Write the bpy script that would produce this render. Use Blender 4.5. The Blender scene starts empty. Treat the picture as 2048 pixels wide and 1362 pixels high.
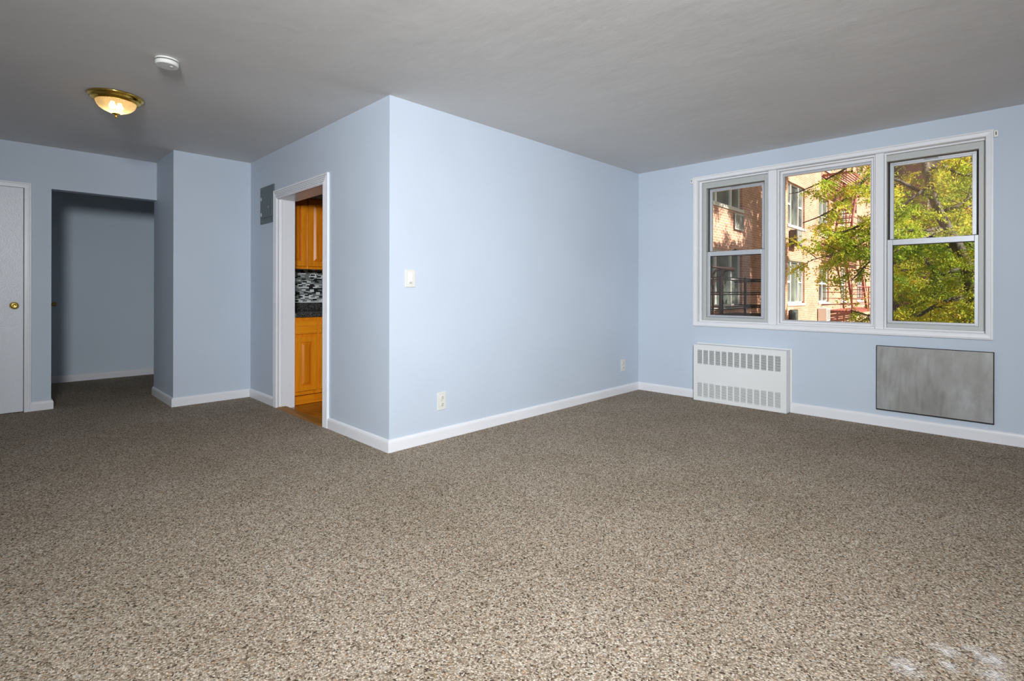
import bpy, math, random
import numpy as np
from mathutils import Vector, Matrix

random.seed(7)
rng = np.random.default_rng(11)
scene = bpy.context.scene
C = scene.collection

# ------------------------------------------------------------------ camera
F_PX, TH, HOR, CAMZ, ROLL = 1024.92, math.radians(44.49), 584.75, 1.1208, 0.002
_R = Vector((math.sin(TH), -math.cos(TH), 0)); _F = Vector((math.cos(TH), math.sin(TH), 0)); _U = Vector((0, 0, 1))
_R2 = _R * math.cos(ROLL) + _U * math.sin(ROLL)
_U2 = _U * math.cos(ROLL) - _R * math.sin(ROLL)
cam_d = bpy.data.cameras.new('camera')
cam_d.sensor_fit = 'HORIZONTAL'; cam_d.sensor_width = 36.0
cam_d.lens = 36.0 * F_PX / 2048.0
cam_d.shift_y = (HOR - 681.0) / 2048.0
cam_d.clip_start = 0.05; cam_d.clip_end = 300
cam = bpy.data.objects.new('camera', cam_d); C.objects.link(cam)
m = Matrix.Identity(4)
for i in range(3):
    m[i][0] = _R2[i]; m[i][1] = _U2[i]; m[i][2] = -_F[i]
m[2][3] = CAMZ
cam.matrix_world = m
scene.camera = cam

# ------------------------------------------------------------------ colour management
vs = scene.view_settings
scene.display_settings.display_device = 'sRGB'
vs.view_transform = 'Standard'; vs.look = 'None'; vs.gamma = 1.0; vs.use_curve_mapping = False
vs.exposure = 0.0
scene.cycles.use_denoising = True
scene.cycles.max_bounces = 5; scene.cycles.use_adaptive_sampling = True; scene.cycles.adaptive_threshold = 0.02
scene.cycles.transparent_max_bounces = 16
scene.cycles.sample_clamp_indirect = 6.0
scene.cycles.min_transparent_bounces = 12; scene.cycles.min_light_bounces = 0
scene.cycles.caustics_reflective = False; scene.cycles.caustics_refractive = False

# ------------------------------------------------------------------ sky, sun, flash
SUN_EL, SUN_TRAVEL = math.radians(36), Vector((0.03, 1.0, 0)).normalized()
world = bpy.data.worlds.new('sky'); scene.world = world; world.use_nodes = True
wn = world.node_tree.nodes; wl = world.node_tree.links; wn.clear()
sky = wn.new('ShaderNodeTexSky'); sky.sky_type = 'NISHITA'; sky.sun_disc = False
sky.sun_elevation = SUN_EL; sky.sun_rotation = math.atan2(-SUN_TRAVEL.x, -SUN_TRAVEL.y); sky.air_density = 1.0; sky.dust_density = 2.0
bg = wn.new('ShaderNodeBackground'); bg.inputs['Strength'].default_value = 0.095
wo = wn.new('ShaderNodeOutputWorld'); wl.new(sky.outputs[0], bg.inputs[0]); wl.new(bg.outputs[0], wo.inputs[0])

sun_d = bpy.data.lights.new('sun', 'SUN'); sun_d.energy = 11.5; sun_d.angle = math.radians(0.3); sun_d.color = (1.0, 0.91, 0.80)
sun = bpy.data.objects.new('sun', sun_d); C.objects.link(sun)
trav = Vector((SUN_TRAVEL.x * math.cos(SUN_EL), SUN_TRAVEL.y * math.cos(SUN_EL), -math.sin(SUN_EL)))
sun.rotation_euler = trav.to_track_quat('-Z', 'Y').to_euler()
sun.location = (20, -20, 20)

# the photographer's soft light: it stands in the room, behind and left of the camera
flash_d = bpy.data.lights.new('umbrella_light', 'AREA'); flash_d.shape = 'DISK'; flash_d.size = 0.72; flash_d.energy = 143; flash_d.spread = math.radians(119)
flash_d.color = (0.94, 0.968, 1.0)
flash = bpy.data.objects.new('umbrella_light', flash_d); C.objects.link(flash); flash.location = (-0.62, -0.72, 1.98)
flash.rotation_euler = Vector((0.725, 0.690, -0.19)).to_track_quat('-Z', 'Y').to_euler()

# ------------------------------------------------------------------ materials
def mat(name, base=(0.8, 0.8, 0.8), rough=0.5, metal=0.0, spec=0.5, coat=0.0):
    m_ = bpy.data.materials.new(name); m_.use_nodes = True
    b = m_.node_tree.nodes['Principled BSDF']
    b.inputs['Base Color'].default_value = (*base, 1); b.inputs['Roughness'].default_value = rough
    b.inputs['Metallic'].default_value = metal; b.inputs['Specular IOR Level'].default_value = spec
    b.inputs['Coat Weight'].default_value = coat
    return m_
class NT:
    def __init__(s, m_):
        s.t = m_.node_tree; s.b = s.t.nodes.get('Principled BSDF'); s.n = s.t.nodes; s.l = s.t.links
    def new(s, typ, **kw):
        n = s.n.new(typ)
        for k, v in kw.items(): setattr(n, k, v)
        return n
    def pos(s, scale=(1, 1, 1), rot=(0, 0, 0)):
        g = s.new('ShaderNodeNewGeometry'); mp = s.new('ShaderNodeMapping')
        mp.inputs['Scale'].default_value = scale; mp.inputs['Rotation'].default_value = rot
        s.l.new(g.outputs['Position'], mp.inputs['Vector']); return mp.outputs[0]
    def noise(s, vec, scale, detail=3, rough=0.5):
        n = s.new('ShaderNodeTexNoise'); n.inputs['Scale'].default_value = scale; n.inputs['Detail'].default_value = detail
        n.inputs['Roughness'].default_value = rough; s.l.new(vec, n.inputs['Vector']); return n
    def ramp(s, fac, stops, interp='LINEAR'):
        r = s.new('ShaderNodeValToRGB'); r.color_ramp.interpolation = interp
        e = r.color_ramp.elements
        while len(e) < len(stops): e.new(0.5)
        for i, (p, c) in enumerate(stops): e[i].position = p; e[i].color = (*c, 1)
        s.l.new(fac, r.inputs[0]); return r.outputs[0]
    def mix(s, fac, a, b, blend='MIX'):
        n = s.new('ShaderNodeMix', data_type='RGBA', blend_type=blend)
        for sock, v in ((n.inputs[0], fac), (n.inputs[6], a), (n.inputs[7], b)):
            if hasattr(v, 'is_output'): s.l.new(v, sock)
            elif isinstance(v, (int, float)): sock.default_value = v
            else: sock.default_value = (*v, 1)
        return n.outputs[2]
    def math(s, op, a, b=0.0, clamp=False):
        n = s.new('ShaderNodeMath', operation=op, use_clamp=clamp)
        for sock, v in ((n.inputs[0], a), (n.inputs[1], b)):
            if hasattr(v, 'is_output'): s.l.new(v, sock)
            else: sock.default_value = v
        return n.outputs[0]
    def bump(s, h, strength=0.2, dist=0.01):
        n = s.new('ShaderNodeBump'); n.inputs['Strength'].default_value = strength; n.inputs['Distance'].default_value = dist
        s.l.new(h, n.inputs['Height']); s.l.new(n.outputs[0], s.b.inputs['Normal'])
    def col(s, c): s.l.new(c, s.b.inputs['Base Color'])
    def rgh(s, c): s.l.new(c, s.b.inputs['Roughness'])

M = {}
def paint(name, base, rough, bumpscale=120, bstr=0.12, spec=0.4, var=0.03):
    m_ = mat(name, base, rough, spec=spec); n = NT(m_)
    v = n.pos(); b = n.noise(v, 1.1, 2)
    lo = tuple(x * (1 - var) for x in base); hi = tuple(min(1, x * (1 + var)) for x in base)
    n.col(n.ramp(b.outputs[0], [(0.3, lo), (0.7, hi)]))
    if bstr > 0.15: n.bump(n.noise(v, bumpscale, 3).outputs[0], bstr, 0.004)
    M[name] = m_; return m_
paint('wall_paint', (0.545, 0.617, 0.708), 0.55, 90, 0.10)
paint('hall_paint_lifted', (0.65, 0.75, 0.84), 0.6, 90, 0.12)  # wall paint in a lighter tone, standing in for light missing in the hall
paint('trim_white', (0.80, 0.81, 0.84), 0.32, 60, 0.10, 0.5)
paint('door_white', (0.76, 0.78, 0.83), 0.30, 110, 0.45, 0.5)
paint('window_white', (0.80, 0.81, 0.83), 0.40, 50, 0.2, 0.5)
paint('kitchen_paint', (0.62, 0.58, 0.48), 0.6)
paint('plastic_white', (0.84, 0.84, 0.80), 0.35, 200, 0.02)
paint('enamel_white', (0.80, 0.81, 0.80), 0.35, 150, 0.05)

def mk_ceiling():
    m_ = mat('ceiling_plaster', (0.5, 0.49, 0.485), 0.75, spec=0.2); n = NT(m_)
    v2 = n.pos(); v = n.pos((1.0, 0.4, 1), (0, 0, 0.5))
    a = n.noise(v, 2.3, 5, 0.55); b = n.noise(v2, 1.1, 4, 0.55); c = n.noise(v2, 90, 3)
    n.col(n.ramp(b.outputs[0], [(0.25, (0.70, 0.69, 0.682)), (0.75, (0.77, 0.758, 0.748))]))
    h = n.math('ADD', a.outputs[0], n.math('ADD', n.math('MULTIPLY', b.outputs[0], 1.2), n.math('MULTIPLY', c.outputs[0], 0.012)))
    n.bump(h, 0.19, 0.04)
    M['ceiling'] = m_
mk_ceiling()

def mk_carpet():
    m_ = mat('carpet', rough=0.95, spec=0.05); n = NT(m_)
    v = n.pos((1, 1.0, 1), (0, 0, math.radians(12)))
    nz = n.noise(v, 40, 2)
    vv = n.new('ShaderNodeVectorMath', operation='ADD'); sc = n.new('ShaderNodeVectorMath', operation='SCALE'); sc.inputs['Scale'].default_value = 0.008
    n.l.new(nz.outputs['Color'], sc.inputs[0]); n.l.new(v, vv.inputs[0]); n.l.new(sc.outputs[0], vv.inputs[1])
    vo = n.new('ShaderNodeTexVoronoi'); vo.inputs['Scale'].default_value = 165; vo.inputs['Randomness'].default_value = 0.75; n.l.new(vv.outputs[0], vo.inputs['Vector'])
    sep = n.new('ShaderNodeSeparateColor'); n.l.new(vo.outputs['Color'], sep.inputs[0])
    pal = n.ramp(sep.outputs[0], [(0.0, (0.10, 0.08, 0.062)), (0.06, (0.23, 0.185, 0.145)), (0.20, (0.32, 0.27, 0.22)), (0.40, (0.42, 0.37, 0.31)),
                                  (0.66, (0.50, 0.45, 0.39)), (0.84, (0.60, 0.555, 0.50)), (0.94, (0.42, 0.28, 0.19)), (0.965, (0.43, 0.43, 0.41))], 'CONSTANT')
    # flecks in a finer yarn
    vo2 = n.new('ShaderNodeTexVoronoi'); vo2.inputs['Scale'].default_value = 270; n.l.new(vv.outputs[0], vo2.inputs['Vector'])
    sep2 = n.new('ShaderNodeSeparateColor'); n.l.new(vo2.outputs['Color'], sep2.inputs[0])
    fl = n.ramp(sep2.outputs[1], [(0.0, (0.55, 0.5, 0.46)), (0.3, (0.95, 0.95, 0.95)), (0.8, (1.12, 1.1, 1.06))])
    pal = n.mix(1.0, pal, fl, 'MULTIPLY')
    # loops dark where they meet
    gap = n.ramp(vo.outputs['Distance'], [(0.35, (1, 1, 1)), (0.75, (0.50, 0.48, 0.46))])
    pal = n.mix(0.75, pal, gap, 'MULTIPLY')
    low = n.noise(n.pos(), 1.6, 3); lc = n.ramp(low.outputs[0], [(0.35, (0.93, 0.92, 0.90)), (0.65, (1.05, 1.05, 1.06))])
    pal = n.mix(1.0, pal, lc, 'MULTIPLY'); pal = n.mix(1.0, pal, (0.97, 0.94, 0.885), 'MULTIPLY')
    # spilt pale powder with a shape of its own
    g = n.new('ShaderNodeNewGeometry'); wob = n.noise(n.pos(), 38, 3)
    tot = None
    for (x, y, r) in ((2.149, 0.05, 0.034), (2.16, 0.085, 0.026), (2.062, 0.045, 0.032), (2.105, 0.157, 0.026), (1.925, 0.235, 0.032), (2.02, 0.14, 0.018)):
        d = n.new('ShaderNodeVectorMath', operation='DISTANCE'); n.l.new(g.outputs['Position'], d.inputs[0]); d.inputs[1].default_value = (x, y, 0)
        f = n.math('SUBTRACT', 1.0, n.math('DIVIDE', d.outputs['Value'], r * 1.7), True)
        tot = f if tot is None else n.math('MAXIMUM', tot, f)
    mask = n.math('MULTIPLY', n.math('MULTIPLY', tot, n.math('SUBTRACT', wob.outputs[0], 0.3, True)), 1.7, True)
    pal = n.mix(mask, pal, (0.84, 0.84, 0.87))
    # pale scuff
    vs_ = n.new('ShaderNodeMapping'); n.l.new(g.outputs['Position'], vs_.inputs['Vector'])
    vs_.vector_type = 'TEXTURE'; vs_.inputs['Location'].default_value = (4.47, 0.0, 0); vs_.inputs['Rotation'].default_value = (0, 0, math.radians(55)); vs_.inputs['Scale'].default_value = (0.13, 0.009, 1)
    ln = n.new('ShaderNodeVectorMath', operation='LENGTH'); n.l.new(vs_.outputs[0], ln.inputs[0])
    sm = n.math('MULTIPLY', n.math('SUBTRACT', 1.0, ln.outputs['Value'], True), 0.7)
    pal = n.mix(sm, pal, (0.66, 0.60, 0.46))
    n.col(pal)
    hh = n.math('SUBTRACT', 1.0, n.math('MULTIPLY', vo.outputs['Distance'], 1.2))
    n.bump(hh, 0.55, 0.004)
    M['carpet'] = m_
mk_carpet()

def mk_wood(name, c0, c1, c2, scale, rough, stretch=(14, 14, 0.9)):
    m_ = mat(name, rough=rough, coat=0.35); n = NT(m_); n.b.inputs['Coat Roughness'].default_value = 0.16
    v = n.pos(stretch); a = n.noise(v, scale, 5, 0.6)
    oi = n.new('ShaderNodeObjectInfo')
    n.col(n.mix(0.25, n.ramp(a.outputs[0], [(0.28, c0), (0.5, c1), (0.72, c2)]), n.ramp(oi.outputs['Random'], [(0, c0), (1, c2)])))
    n.bump(a.outputs[0], 0.08, 0.002); M[name] = m_
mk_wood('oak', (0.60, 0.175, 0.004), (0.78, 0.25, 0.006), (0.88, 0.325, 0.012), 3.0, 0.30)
mk_wood('oak_panel_shaded', (0.48, 0.125, 0.003), (0.70, 0.205, 0.004), (0.80, 0.265, 0.008), 3.0, 0.30)  # oak darkened for the panels, in place of the sheen that brightens the stiles
mk_wood('oak_flat', (0.60, 0.175, 0.004), (0.78, 0.25, 0.006), (0.88, 0.325, 0.012), 3.0, 0.30, (0.9, 14, 14))
mk_wood('parquet', (0.17, 0.055, 0.008), (0.30, 0.105, 0.014), (0.42, 0.165, 0.025), 3.0, 0.28, (5, 5, 5))
M['threshold'] = mat('threshold_wood', (0.42, 0.23, 0.03), 0.55, spec=0.25)
n = NT(M['threshold']); a = n.noise(n.pos((14, 1.2, 4)), 3, 5); n.col(n.ramp(a.outputs[0], [(0.3, (0.26, 0.10, 0.012)), (0.7, (0.36, 0.17, 0.022))]))

M['granite'] = mat('granite', rough=0.22); n = NT(M['granite']); a = n.noise(n.pos(), 190, 2); n.col(n.ramp(a.outputs[0], [(0.42, (0.012, 0.012, 0.013)), (0.56, (0.06, 0.058, 0.055)), (0.7, (0.28, 0.27, 0.25))]))
def plain(name, base, rough=0.5, metal=0.0, coat=0.0):
    m_ = mat(name, base, rough, metal, coat=coat); n = NT(m_); a = n.noise(n.pos(), 35, 3)
    n.rgh(n.math('ADD', n.math('MULTIPLY', a.outputs[0], 0.12), rough - 0.06, True)); M[name] = m_
plain('tile_white', (0.80, 0.83, 0.83), 0.15); plain('tile_black', (0.010, 0.010, 0.012), 0.12); plain('tile_grey', (0.20, 0.22, 0.21), 0.2); plain('tile_pale', (0.42, 0.46, 0.45), 0.15)
plain('grout', (0.33, 0.34, 0.33), 0.8)
plain('brass', (0.78, 0.52, 0.10), 0.20, 1.0); plain('dark_brass', (0.46, 0.30, 0.07), 0.3, 1.0)
plain('alu', (0.55, 0.57, 0.60), 0.42, 0.35); plain('alu_frame', (0.50, 0.515, 0.50), 0.55, 0.1); plain('chrome', (0.75, 0.75, 0.76), 0.15, 1.0)
plain('rubber_black', (0.004, 0.004, 0.004), 0.6); plain('panel_grey', (0.085, 0.115, 0.118), 0.45); plain('panel_dark', (0.055, 0.075, 0.078), 0.5)
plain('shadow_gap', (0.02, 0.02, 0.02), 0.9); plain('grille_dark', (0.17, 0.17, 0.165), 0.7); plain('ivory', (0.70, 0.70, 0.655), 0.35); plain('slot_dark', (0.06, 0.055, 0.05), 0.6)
plain('iron_black', (0.012, 0.011, 0.011), 0.5); plain('iron_red', (0.30, 0.095, 0.075), 0.6); plain('iron_brown', (0.045, 0.018, 0.014), 0.6); plain('stone', (0.62, 0.60, 0.54), 0.8); plain('ac_beige', (0.55, 0.50, 0.40), 0.6); plain('ac_shaded', (0.10, 0.10, 0.095), 0.6); plain('ac_white', (0.80, 0.80, 0.76), 0.5)
plain('dirt', (0.16, 0.10, 0.05), 0.9); plain('ground_earth', (0.14, 0.13, 0.09), 0.95); plain('roof_slab', (0.3, 0.3, 0.3), 0.9); plain('curtain', (0.62, 0.63, 0.54), 0.8); plain('pvc', (0.88, 0.88, 0.86), 0.4); plain('downpipe', (0.45, 0.55, 0.62), 0.5)

def mk_zinc():
    m_ = mat('galvanised', (0.5, 0.5, 0.49), 0.38, 0.45); n = NT(m_)
    a = n.noise(n.pos((1, 1.0, 0.5)), 6, 6, 0.62); b = n.noise(n.pos((1, 5, 0.8)), 9, 4)
    n.col(n.ramp(a.outputs[0], [(0.3, (0.25, 0.245, 0.23)), (0.55, (0.33, 0.33, 0.32)), (0.72, (0.42, 0.425, 0.43))]))
    n.rgh(n.ramp(b.outputs[0], [(0.3, (0.34,) * 3), (0.7, (0.58,) * 3)])); n.bump(a.outputs[0], 0.05, 0.01); M['zinc'] = m_
mk_zinc()

def mk_brick(name, c1, c2, mortar, axis):
    m_ = mat(name, rough=0.9, spec=0.1); n = NT(m_)
    g = n.new('ShaderNodeNewGeometry'); sp = n.new('ShaderNodeSeparateXYZ'); n.l.new(g.outputs['Position'], sp.inputs[0])
    cb = n.new('ShaderNodeCombineXYZ'); n.l.new(sp.outputs[axis], cb.inputs[0]); n.l.new(sp.outputs['Z'], cb.inputs[1])
    br = n.new('ShaderNodeTexBrick'); br.inputs['Scale'].default_value = 1.0; br.inputs['Brick Width'].default_value = 0.215; br.inputs['Row Height'].default_value = 0.072
    br.inputs['Mortar Size'].default_value = 0.007; br.inputs['Color1'].default_value = (*c1, 1); br.inputs['Color2'].default_value = (*c2, 1); br.inputs['Mortar'].default_value = (*mortar, 1)
    n.l.new(cb.outputs[0], br.inputs['Vector']); a = n.noise(n.pos(), 1.2, 4)
    n.col(n.mix(1.0, br.outputs[0], n.ramp(a.outputs[0], [(0.3, (0.82, 0.8, 0.8)), (0.7, (1.1, 1.1, 1.1))]), 'MULTIPLY'))
    n.bump(br.outputs['Fac'], -0.5, 0.01); M[name] = m_
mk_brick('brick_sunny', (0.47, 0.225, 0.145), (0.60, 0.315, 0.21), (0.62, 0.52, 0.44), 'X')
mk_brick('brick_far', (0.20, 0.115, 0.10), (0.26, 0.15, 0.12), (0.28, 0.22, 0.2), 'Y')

def mk_glass(name, tint=(0.97, 0.98, 0.97), gloss=0.05):
    m_ = bpy.data.materials.new(name); m_.use_nodes = True; t = m_.node_tree; t.nodes.clear()
    o = t.nodes.new('ShaderNodeOutputMaterial'); mx = t.nodes.new('ShaderNodeMixShader'); tr = t.nodes.new('ShaderNodeBsdfTransparent'); gl = t.nodes.new('ShaderNodeBsdfGlossy')
    fr = t.nodes.new('ShaderNodeFresnel'); fr.inputs['IOR'].default_value = 1.45
    tr.inputs[0].default_value = (*tint, 1); gl.inputs['Roughness'].default_value = 0.01
    ml = t.nodes.new('ShaderNodeMath'); ml.operation = 'MULTIPLY'; ml.inputs[1].default_value = gloss * 20; t.links.new(fr.outputs[0], ml.inputs[0]); ml.use_clamp = True
    t.links.new(ml.outputs[0], mx.inputs[0]); t.links.new(tr.outputs[0], mx.inputs[1]); t.links.new(gl.outputs[0], mx.inputs[2]); t.links.new(mx.outputs[0], o.inputs[0]); M[name] = m_
mk_glass('glass', gloss=0.035); mk_glass('screen', (0.90, 0.90, 0.90), 0.0); mk_glass('screen_dark', (0.76, 0.76, 0.76), 0.0)

def mk_hazed_glass():
    # clear glass with glare haze put in as a thin pale film
    m_ = bpy.data.materials.new('hazed_glass'); m_.use_nodes = True; t = m_.node_tree; t.nodes.clear(); n = NT(m_)
    o = n.new('ShaderNodeOutputMaterial'); tr = n.new('ShaderNodeBsdfTransparent'); df = n.new('ShaderNodeBsdfTranslucent'); mx = n.new('ShaderNodeMixShader')
    df.inputs[0].default_value = (0.85, 0.87, 0.9, 1)
    a = n.noise(n.pos(), 2.2, 4); n.l.new(n.ramp(a.outputs[0], [(0.35, (0.03,) * 3), (0.7, (0.14,) * 3)]), mx.inputs[0])
    n.l.new(tr.outputs[0], mx.inputs[1]); n.l.new(df.outputs[0], mx.inputs[2]); n.l.new(mx.outputs[0], o.inputs[0]); M['hazed_glass'] = m_
mk_hazed_glass()
M['window_glass'] = mat('house_window_glass', (0.10, 0.13, 0.13), 0.06, spec=0.8); n = NT(M['window_glass']); a = n.noise(n.pos((0.6, 1, 0.5)), 1.6, 3); n.col(n.ramp(a.outputs[0], [(0.35, (0.05, 0.06, 0.06)), (0.6, (0.22, 0.26, 0.22)), (0.75, (0.45, 0.47, 0.40))]))

def mk_dome():
    m_ = bpy.data.materials.new('ribbed_glass'); m_.use_nodes = True; t = m_.node_tree; t.nodes.clear(); n = NT(m_)
    o = n.new('ShaderNodeOutputMaterial'); tl = n.new('ShaderNodeBsdfTranslucent'); gl = n.new('ShaderNodeBsdfGlossy'); m1 = n.new('ShaderNodeMixShader'); m2 = n.new('ShaderNodeMixShader'); tr = n.new('ShaderNodeBsdfTransparent')
    tl.inputs[0].default_value = (1.0, 0.84, 0.58, 1); gl.inputs['Roughness'].default_value = 0.12; tr.inputs[0].default_value = (1, 0.9, 0.72, 1)
    m1.inputs[0].default_value = 0.35; m2.inputs[0].default_value = 0.10
    n.l.new(tl.outputs[0], m1.inputs[1]); n.l.new(tr.outputs[0], m1.inputs[2]); n.l.new(m1.outputs[0], m2.inputs[1]); n.l.new(gl.outputs[0], m2.inputs[2]); n.l.new(m2.outputs[0], o.inputs[0]); M['dome'] = m_
mk_dome()
M['bulb'] = mat('bulb', (1, 1, 1)); M['bulb'].node_tree.nodes['Principled BSDF'].inputs['Emission Color'].default_value = (1.0, 0.78, 0.45, 1); M['bulb'].node_tree.nodes['Principled BSDF'].inputs['Emission Strength'].default_value = 10

def mk_leaf():
    m_ = bpy.data.materials.new('leaf'); m_.use_nodes = True; t = m_.node_tree; t.nodes.clear(); n = NT(m_)
    o = n.new('ShaderNodeOutputMaterial'); d = n.new('ShaderNodeBsdfDiffuse'); tl = n.new('ShaderNodeBsdfTranslucent'); mx = n.new('ShaderNodeMixShader'); mx.inputs[0].default_value = 0.5
    at = n.new('ShaderNodeAttribute'); at.attribute_name = 'rnd'
    lf = n.ramp(at.outputs['Fac'], [(0.0, (0.13, 0.23, 0.035)), (0.3, (0.29, 0.42, 0.05)), (0.62, (0.54, 0.60, 0.075)), (0.84, (0.72, 0.62, 0.08)), (1.0, (0.75, 0.40, 0.08))])
    n.l.new(lf, d.inputs[0]); n.l.new(lf, tl.inputs[0]); n.l.new(d.outputs[0], mx.inputs[1]); n.l.new(tl.outputs[0], mx.inputs[2]); n.l.new(mx.outputs[0], o.inputs[0]); M['leaf'] = m_
mk_leaf()
M['bark'] = mat('bark', rough=0.9); n = NT(M['bark']); a = n.noise(n.pos((1, 1, 0.35)), 22, 4); n.col(n.ramp(a.outputs[0], [(0.35, (0.055, 0.045, 0.035)), (0.7, (0.17, 0.15, 0.125))])); n.bump(a.outputs[0], 0.6, 0.01)

# ------------------------------------------------------------------ mesh helpers
class MB:
    def __init__(s): s.v = []; s.f = []; s.smooth = []
    def add(s, vs_, fs, smooth=False):
        o = len(s.v); s.v += [tuple(p) for p in vs_]
        for f in fs: s.f.append([i + o for i in f]); s.smooth.append(smooth)
        return s
    def box(s, x0, x1, y0, y1, z0, z1):
        v = [(x, y, z) for x in (x0, x1) for y in (y0, y1) for z in (z0, z1)]
        return s.add(v, [(0, 1, 3, 2), (4, 6, 7, 5), (0, 4, 5, 1), (2, 3, 7, 6), (0, 2, 6, 4), (1, 5, 7, 3)])
    def loft(s, rings, cap=True, smooth=False):
        n_ = len(rings[0]); v = [p for r in rings for p in r]; f = []
        for k in range(len(rings) - 1):
            for i in range(n_):
                j = (i + 1) % n_; f.append((k * n_ + i, k * n_ + j, (k + 1) * n_ + j, (k + 1) * n_ + i))
        if cap: f.append(tuple(reversed(range(n_)))); f.append(tuple((len(rings) - 1) * n_ + i for i in range(n_)))
        return s.add(v, f, smooth)
    def tube(s, pts, r, n_=8, smooth=True, cap=True):
        pts = [Vector(p) for p in pts]; rs = r if isinstance(r, (list, tuple)) else [r] * len(pts)
        rings = []; up = None
        for i, p in enumerate(pts):
            d = (pts[min(i + 1, len(pts) - 1)] - pts[max(i - 1, 0)]).normalized()
            if up is None:
                up = Vector((0, 0, 1)) if abs(d.z) < 0.9 else Vector((1, 0, 0))
            a = d.cross(up).normalized(); b = a.cross(d).normalized(); up = b
            rings.append([p + a * (math.cos(2 * math.pi * k / n_) * rs[i]) + b * (math.sin(2 * math.pi * k / n_) * rs[i]) for k in range(n_)])
        return s.loft(rings, cap, smooth)
    def lathe(s, prof, c, axis='z', n_=48, smooth=True, rib=None):
        rings = []
        for (r, h) in prof:
            ring = []
            for k in range(n_):
                a = 2 * math.pi * k / n_; rr = r * (1 + (rib(k) if rib else 0))
                p = {'z': (math.cos(a) * rr, math.sin(a) * rr, h), 'x': (h, math.cos(a) * rr, math.sin(a) * rr), 'y': (math.sin(a) * rr, h, math.cos(a) * rr)}[axis]
                ring.append((c[0] + p[0], c[1] + p[1], c[2] + p[2]))
            rings.append(ring)
        return s.loft(rings, True, smooth)
    def mesh(s, name):
        me = bpy.data.meshes.new(name); me.from_pydata(s.v, [], s.f)
        me.polygons.foreach_set('use_smooth', s.smooth); me.validate(); me.update(); return me
    def build(s, name, material, parent=None, bevel=0.0, seg=2):
        me = s.mesh(name); me.materials.append(M[material]); o = bpy.data.objects.new(name, me); C.objects.link(o)
        import bmesh
        bm = bmesh.new(); bm.from_mesh(me); bmesh.ops.recalc_face_normals(bm, faces=bm.faces); bm.to_mesh(me); bm.free()
        if parent:
            o.parent = parent; o.matrix_parent_inverse = world_inv(parent)
        if bevel:
            b = o.modifiers.new('bevel', 'BEVEL'); b.width = bevel; b.segments = seg; b.limit_method = 'ANGLE'; b.angle_limit = math.radians(40)
        return o
def world_of(o):
    m_ = Matrix.Translation(o.location)
    return world_of(o.parent) @ o.matrix_parent_inverse @ m_ if o.parent else m_
def world_inv(o): return world_of(o).inverted()
def box(name, material, parent, x0, x1, y0, y1, z0, z1, bevel=0.0, seg=2): return MB().box(x0, x1, y0, y1, z0, z1).build(name, material, parent, bevel, seg)
def thing(name, label, cat, loc, group=None, kind=None):
    o = bpy.data.objects.new(name, None); C.objects.link(o); o.location = loc; o.empty_display_size = 0.1
    return tag(o, label, cat, group, kind)
def tag(o, label=None, cat=None, group=None, kind=None):
    if label: o['label'] = label
    if cat: o['category'] = cat
    if group: o['group'] = group
    if kind: o['kind'] = kind
    return o
def struct(o, label): return tag(o, label, None, None, 'structure')
def placed(name, me, loc, parent):                      # a child sharing mesh data; loc is a world position
    o = bpy.data.objects.new(name, me); C.objects.link(o); o.parent = parent; o.matrix_parent_inverse = world_inv(parent); o.location = loc; return o

# ------------------------------------------------------------------ room dimensions
XC, Y1, XW, Y2, X2, Y3, H = 1.955, 3.123, 5.276, 5.848, 1.248, 6.567, 2.5
XL, YB = -1.70, -3.20            # unseen left and rear walls
HY = 6.69                        # rear face of the header wall
HB = 8.38                        # hall end wall
KX = XC + 0.155                  # kitchen side of the partition
KB = 5.735                       # kitchen end wall
KZ = -0.018

# shell
struct(MB().box(XL, XW, YB, HB + 0.1, -0.12, -0.06).box(XL, XW + 0.02, YB, Y1 + 0.06, -0.06, 0).box(XL, XC, Y1 + 0.06, Y3 + 0.06, -0.06, 0).box(XL, 2.7, Y3 + 0.06, HB + 0.05, -0.06, 0).build('floor', 'carpet'), 'speckled beige and brown loop carpet wall to wall')
struct(box('ceiling', 'ceiling', None, XL - 0.15, XW + 0.25, YB - 0.15, HB + 0.15, H, H + 0.2), 'uneven grey white plaster ceiling')
struct(box('wall_right', 'wall_paint', None, XC, XW, Y1, Y1 + 0.14, 0, H), 'bright pale blue wall with switch and outlets')
w = MB().box(XC, KX, Y1 + 0.14, 4.10, KZ, H).box(XC, KX, 5.11, Y2, KZ, H).box(XC, KX, 4.10, 5.11, 2.036, H)
struct(w.build('wall_kitchen', 'wall_paint'), 'pale blue wall holding the kitchen doorway and grey panel')
struct(box('wall_far', 'wall_paint', None, X2, 2.75, Y2, HY, 0, H), 'pale blue projecting wall between hall opening and kitchen')
w = MB().box(XL, -0.62, Y3, HY, 0, H).box(-0.62, 0.222, Y3, HY, 2.088, H).box(0.222, 0.408, Y3, HY, 0, H).box(0.408, X2, Y3, HY, 2.10, H)
struct(w.build('wall_entry', 'wall_paint'), 'pale blue wall with white door and open hall passage')
struct(box('wall_hall_end', 'hall_paint_lifted', None, 0.30, 2.7, HB, HB + 0.1, 0, H), 'shaded blue green wall at the end of the hall')
struct(MB().box(0.30, 0.40, HY, HB, 0, H).build('wall_hall_left', 'hall_paint_lifted'), 'hall side wall hidden behind the passage edge')
struct(box('wall_hall_right', 'hall_paint_lifted', None, 2.6, 2.7, HY, HB, 0, H), 'hall side wall to the right of the passage')
w = MB().box(XW, XW + 0.25, YB, 0.145, -0.06, H).box(XW, XW + 0.25, 2.43, Y2, -0.06, H).box(XW, XW + 0.25, 0.145, 2.43, -0.06, 0.797).box(XW, XW + 0.25, 0.145, 2.43, 2.325, H)
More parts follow.
